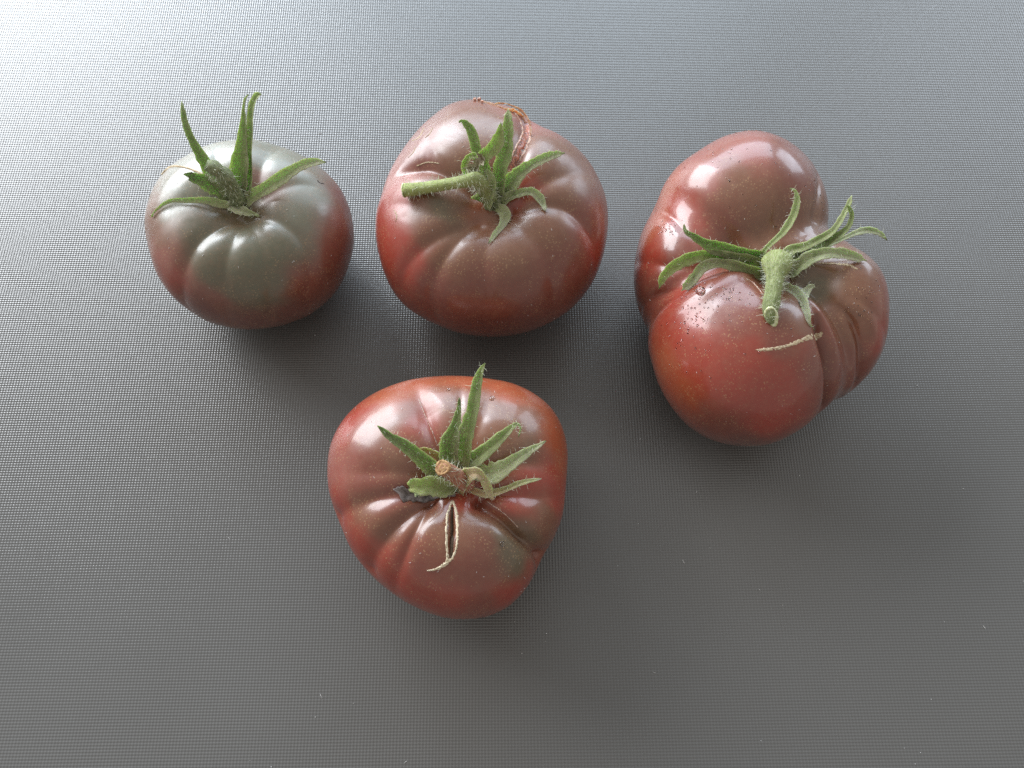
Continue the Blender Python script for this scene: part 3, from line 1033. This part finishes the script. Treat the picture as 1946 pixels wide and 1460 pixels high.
# ================================================================== tomato 3
t3 = Tomato('T3', 'largest tomato, lumpy and deeply folded with a big round lobe in front', SKIN3,
    [(1430, 280, PNK, 1), (1330, 330, PNK, 1), (1400, 350, BRN, 1), (1460, 400, BRN, 1.3), (1520, 340, RBR, 1), (1380, 430, RBR, 1), (1440, 450, BRN, 1), (1260, 370, ORR, .8), (1290, 400, RED, 1),
     (1550, 400, BRN, 1), (1500, 290, RBR, 1), (1240, 430, ORR, .7), (1230, 480, RED, 1), (1280, 470, RBR, .8), (1230, 540, RBR, 1), (1220, 590, RBR, 1), (1290, 570, RED, .8),
     (1350, 560, RBR, 1), (1400, 600, RBR, 1), (1470, 640, RBR, 1), (1300, 620, RED, 1), (1260, 680, ORR, .5), (1330, 700, RED, 1), (1440, 700, RED, 1), (1500, 720, RED, 1.2), (1400, 740, RED, 1),
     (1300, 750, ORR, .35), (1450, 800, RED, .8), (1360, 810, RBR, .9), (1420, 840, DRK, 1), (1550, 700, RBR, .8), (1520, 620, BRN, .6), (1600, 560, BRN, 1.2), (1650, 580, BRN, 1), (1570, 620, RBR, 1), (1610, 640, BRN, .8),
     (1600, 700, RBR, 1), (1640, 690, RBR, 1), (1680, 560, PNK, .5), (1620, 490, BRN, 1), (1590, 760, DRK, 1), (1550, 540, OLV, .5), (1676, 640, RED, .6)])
calyx_base(t3, 1476, 516, 34, G_DEEP, 1.5, 3)
sepal(t3, [(1460, 505, 10, 1), (1450, 483, 8, 3), (1467, 463, 10, 6), (1493, 437, 12, 9), (1509, 409, 12, 11), (1516, 383, 11, 13), (1512, 364, 6, 13.5), (1501, 358, 2, 13)], G_MID, G_PALE, roll=20, seed=21, fold=.4, hairs=40)
sepal(t3, [(1456, 502, 20, 0), (1440, 488, 22, 2), (1405, 482, 26, 4), (1372, 474, 25, 6), (1342, 463, 18, 8), (1318, 449, 12, 9), (1303, 440, 7, 9), (1300, 426, 5, 9)], G_DEEP, G_MID, roll=18, seed=22, fold=.2, hairs=44)
sepal(t3, [(1452, 512, 22, 0), (1429, 500, 26, 1), (1382, 492, 26, 3), (1346, 486, 21, 5), (1311, 490, 22, 5), (1280, 506, 20, 4), (1261, 527, 15, 3), (1252, 550, 5, 2)], G_MID, G_YEL, roll=14, seed=23, fold=.3, hairs=40)
sepal(t3, [(1452, 525, 24, 0), (1434, 522, 26, 1), (1405, 508, 24, 3), (1372, 500, 15, 4), (1342, 504, 18, 4), (1322, 523, 20, 3), (1308, 540, 16, 2), (1295, 553, 10, 1.5)], G_MID, G_GREY, roll=8, seed=24, fold=.4, hairs=40, tip=G_GREY)
sepal(t3, [(1488, 490, 18, 0), (1505, 475, 18, 2), (1530, 469, 17, 4), (1559, 454, 14, 6), (1585, 437, 11, 8), (1602, 411, 10, 9), (1612, 390, 9, 10), (1619, 371, 6, 11)], G_MID, G_PALE, roll=15, seed=25, fold=.35, hairs=40, tip=G_GREY)
sepal(t3, [(1495, 498, 22, 0), (1512, 486, 22, 1), (1552, 471, 17, 4), (1583, 454, 13, 7), (1609, 435, 10, 9), (1619, 414, 8, 10), (1616, 398, 7, 11), (1609, 390, 3, 11)], G_DEEP, G_MID, roll=15, seed=26, fold=.3, hairs=34)
sepal(t3, [(1498, 502, 16, 0), (1524, 486, 12, 1), (1571, 468, 9, 3), (1609, 451, 8, 5), (1642, 439, 11, 6), (1668, 442, 10, 6), (1686, 457, 5, 5)], G_DEEP, G_GREY, roll=20, seed=27, fold=.3, hairs=28)
sepal(t3, [(1498, 518, 22, 0), (1515, 510, 24, 1), (1535, 494, 25, 4), (1559, 483, 21, 6), (1590, 482, 19, 7), (1618, 487, 16, 6), (1647, 496, 10, 5)], G_MID, G_GREY, roll=12, seed=28, fold=.4, hairs=44, tip=G_GREY)
sepal(t3, [(1486, 540, 14, 1), (1500, 550, 19, 1.5), (1515, 565, 24, 2), (1526, 580, 22, 2), (1534, 600, 13, 1.5), (1539, 616, 4, 1), (1548, 628, 2, .5)], G_GREY, G_GREY, roll=0, seed=29, fold=.2, hairs=30,
      label='pale forked sepal pointing to the viewer')
sepal(t3, [(1548, 543, 6, 1), (1536, 549, 13, 1.5), (1528, 562, 17, 2), (1526, 578, 14, 2.2)], G_GREY, G_GREY, roll=0, seed=30, fold=.2, hairs=10, blunt=True, tip=None)
stem(t3, [(1480, 512, 21, 2), (1478, 502, 27, 8), (1476, 503, 28, 12), (1475, 512, 24, 14.5), (1473, 526, 17, 16.5), (1471, 542, 15.5, 18), (1468, 560, 15.5, 19), (1465, 580, 16, 20), (1463, 600, 12, 20.5), (1467, 616, 4, 20.5)], (.23, .26, .07), (.17, .21, .08), 420, 3, bevel=.75,
     label='thick green stem with a yellow green knob, cut off slanting')
surface_strip(t3, [(1436, 665, 2), (1448, 665, 8), (1470, 663, 9), (1495, 658, 9), (1520, 648, 11), (1540, 641, 15), (1556, 638, 14), (1562, 631, 9)], M_SCAR, 'skin_scar', t3.root, .08, .16, 6, label='long tan scar across the front lobe')
surface_strip(t3, [(1548, 500, 2), (1570, 501, 3), (1595, 502, 5), (1615, 505, 5), (1630, 512, 3)], M_SCAR, 'skin_scar', t3.root, .15, .5, 7)
surface_strip(t3, [(1418, 530, 2), (1432, 538, 3), (1444, 552, 3), (1450, 560, 2)], M_PEEL, 'skin_scar', t3.root, .15, .4, 8)

# ================================================================== tomato 4
t4 = Tomato('T4', 'ribbed red tomato with an open cream edged crack below its stem, alone in front', SKIN4,
    [(900, 722, ORR, 1), (860, 760, BRN, 1), (800, 730, ORR, .7), (730, 750, ORR, .8), (760, 790, BRN, 1), (660, 800, RED, 1), (690, 850, RBR, .9), (640, 880, PNK, 1), (740, 860, BRN, 1), (800, 800, RED, .7),
     (700, 920, RBR, 1), (640, 960, RED, 1), (750, 940, RBR, 1), (690, 990, BRN, 1), (680, 1040, RED, 1), (740, 1010, BRN, .7), (740, 1060, RED, 1), (760, 1110, RED, .8), (810, 1000, BRN, 1), (800, 1080, RBR, 1),
     (890, 1000, BRN, 1), (920, 1060, RBR, 1), (850, 1130, RED, .7), (900, 1160, RBR, 1), (960, 1020, OLV, .8), (990, 1060, OLV, .6), (980, 1120, RED, 1), (1050, 980, BRN, 1), (1040, 900, RED, .8), (1070, 860, ORR, 1), (1050, 800, ORR, 1.1), (980, 740, ORR, 1.3),
     (1000, 800, BRN, 1), (940, 780, BRN, 1), (960, 850, BRN, 1), (1010, 860, OLV, .5), (1000, 930, RED, 1), (1065, 940, RED, .8), (900, 950, RED, .6)])
calyx_base(t4, 872, 912, 30, G_DEEP, 1.2, 4)
sepal(t4, [(850, 905, 14, 1), (826, 892, 26, 3), (797, 868, 26, 6), (767, 846, 20, 8), (738, 826, 13, 9), (717, 809, 4, 10)], G_MID, G_DEEP, roll=12, seed=41, fold=.25, hairs=44, tip=(.2, .25, .12))
sepal(t4, [(850, 890, 16, 0), (833, 874, 20, 2), (815, 862, 20, 3), (797, 852, 6, 4)], ORG, ORG, roll=5, seed=42, fold=.2, hairs=14, tip=None, label='orange brown folded sepal beside the stem')
sepal(t4, [(862, 890, 28, 1), (854, 864, 36, 3), (857, 835, 30, 6), (867, 804, 19, 8), (872, 780, 9, 9), (873, 756, 4, 10)], G_DEEP, G_MID, roll=12, seed=43, fold=.25, hairs=46, tip=(.05, .035, .025), tipfrac=.2)
sepal(t4, [(876, 890, 24, 1), (879, 862, 31, 3), (887, 829, 28, 7), (896, 789, 24, 10), (905, 738, 18, 13), (913, 708, 12, 15), (922, 690, 4, 16)], G_MID, G_PALE, roll=10, seed=44, fold=.35, hairs=60)
sepal(t4, [(882, 888, 24, 1), (898, 874, 32, 2), (924, 857, 27, 4), (953, 832, 19, 7), (973, 812, 11, 8), (984, 806, 5, 8), (989, 816, 3, 7), (985, 831, 3, 6)], G_MID, G_PALE, roll=8, seed=45, fold=.3, hairs=50)
sepal(t4, [(890, 906, 22, 1), (918, 901, 28, 2), (945, 896, 32, 4), (976, 876, 28, 6), (1008, 856, 14, 8), (1022, 848, 8, 9), (1038, 838, 4, 9)], G_PALE, G_GREY, roll=0, seed=46, fold=.25, hairs=44, rag=.12)
sepal(t4, [(888, 925, 12, 0), (905, 935, 14, 1), (930, 939, 13, 2), (959, 931, 11, 3), (993, 917, 9, 5), (1029, 910, 4, 6)], ORG, G_PALE, roll=15, seed=47, fold=.3, hairs=30, tip=G_GREY)
sepal(t4, [(868, 930, 28, 1), (877, 914, 34, 5), (892, 903, 26, 8), (906, 899, 20, 9), (918, 910, 17, 8), (925, 924, 15, 7), (931, 937, 12, 5), (937, 951, 4, 4)], (.36, .22, .09), (.58, .42, .30), roll=5, seed=48, fold=.3, hairs=22, tip=None, label='orange sepal folded over with a pinkish end')
sepal(t4, [(866, 932, 14, 1), (845, 929, 28, 2), (821, 925, 33, 4), (800, 924, 33, 6), (782, 926, 30, 7)], G_MID, G_YEL, roll=0, seed=49, fold=.35, hairs=36, blunt=True, tip=None, label='short torn sepal with a notched bright green end')
sepal(t4, [(866, 939, 8, 0), (838, 940, 12, .3), (812, 943, 18, .6), (787, 943, 25, 1), (764, 935, 17, 2), (747, 930, 3, 3)], roll=5, seed=50, fold=.25, hairs=0, rag=.2, name='withered_leaf', mat=M_DRY, clear=.8, label='black withered leaf under the torn sepal')
stem(t4, [(888, 920, 17, 1), (878, 912, 16, 5), (866, 904, 15, 9), (855, 897, 14.5, 12.5), (846, 892, 14.5, 15), (841, 889, 14.5, 17)], (.36, .09, .07), (.42, .14, .09), 120, 4, cutmat=M_CUTTAN, cut_len=.0007,
     label='short reddish stem with a dry tan cut end')
# the open crack
surface_strip(t4, [(859, 952, 4), (851, 975, 5), (848.5, 1000, 6), (848.5, 1030, 6), (850, 1050, 6), (850, 1067, 10), (838, 1078, 9), (824, 1083, 6), (812, 1085, 3)], M_CREAM, 'crack_rim', t4.root, .2, .28, 9, label='cream crack rim with a curled lower end', bulge=.5)
surface_strip(t4, [(861, 952, 4), (867, 975, 6), (869, 1000, 6), (868.5, 1030, 5), (865, 1048, 5), (858, 1062, 6), (850, 1071, 5)], M_CREAM, 'crack_rim', t4.root, .2, .28, 13, bulge=.25)
surface_strip(t4, [(859.5, 964, 4), (859, 980, 12), (859, 1005, 16), (858.5, 1030, 16), (857.5, 1047, 12), (857, 1060, 4)], M_SLIT, 'crack_opening', t4.root, .42, .06, 10, bulge=.05)
surface_strip(t4, [(925, 953, 2), (938, 962, 3), (950, 970, 3), (968, 985, 2), (985, 1003, 2)], M_PEEL, 'skin_scar', t4.root, .15, .5, 11)
surface_strip(t4, [(832, 848, 2), (822, 822, 2), (808, 790, 2), (796, 760, 2)], M_PEEL, 'skin_scar', t4.root, .12, .4, 12)

# ------------------------------------------------------------------ water
def droplet(tom, x, y, r, st, ang, label, group):
    o = blobs(tom, [(x, y, r, st, ang)], M_WATER, 'water_droplet', height=.55)
    o['label'] = label
    o['category'] = 'water droplet'
    o['group'] = group
droplet(t4, 955, 1034, 6, 1.0, .3, 'round water droplet on the front tomato, left one of the pair right of the crack', 'droplets on the front tomato')
droplet(t4, 985, 1028, 4, .7, .3, 'narrow water droplet on the front tomato, right one of the pair right of the crack', 'droplets on the front tomato')
droplet(t4, 935, 757, 6, 1.2, 1.2, 'long water droplet on the back shoulder of the front tomato, right of the tallest sepal', 'droplets on the front tomato')
droplet(t4, 852, 741, 4, 1.0, 1.2, 'small water droplet on the back shoulder of the front tomato, left of the tallest sepal', 'droplets on the front tomato')
droplet(t3, 1331, 553, 10, 1.25, .9, 'largest water droplet, on top of the round front lobe of the lumpy tomato', 'droplets on the lumpy tomato')
rng = np.random.RandomState(4)
it = []
for cx_, cy_, sx_, sy_, k in ((1385, 560, 28, 12, 60), (1320, 590, 16, 26, 46), (1305, 640, 22, 34, 40), (1270, 432, 12, 9, 34), (1400, 610, 60, 40, 14),
                              (1640, 575, 24, 34, 26), (1640, 500, 30, 14, 14), (1350, 300, 50, 22, 24), (1560, 370, 12, 34, 14), (1450, 380, 70, 60, 16)):
    for _ in range(k):
        it.append((cx_ + rng.randn() * sx_, cy_ + rng.randn() * sy_, rng.uniform(0.9, 2.3), rng.uniform(.7, 1.5), rng.uniform(0, 3)))
w3 = blobs(t3, it, M_WATER, 'fine_water_beads', kind='stuff', height=.6)
w3['label'] = 'fine water beads sprinkled over the lumpy tomato'
# dust and short fibres on the skins
for tom, box_, nfib in ((t1, (300, 640, 300, 600), 30), (t2, (740, 1130, 230, 620), 46), (t3, (1230, 1680, 270, 820), 70), (t4, (640, 1060, 740, 1150), 60)):
    R, Dn, Ls = [], [], []
    for _ in range(nfib):
        x, y = rng.uniform(box_[0], box_[1]), rng.uniform(box_[2], box_[3])
        t, n = tom.hit(x, y)
        if t is None:
            continue
        p = CAM + ray_dir(x, y) * t
        n = unit(n)
        tg = unit(np.cross(n, rng.randn(3)))
        R.append(p + n * .0001)
        Dn.append(tg + n * .1)
        Ls.append(rng.uniform(.0002, .0009))
    hv, hf = hair_mesh(R, Dn, Ls, rad=.00007, rng=rng)
    h = link_mesh('fine_fibres', hv, hf, M_DUST, tom.root)
    h['kind'] = 'stuff'
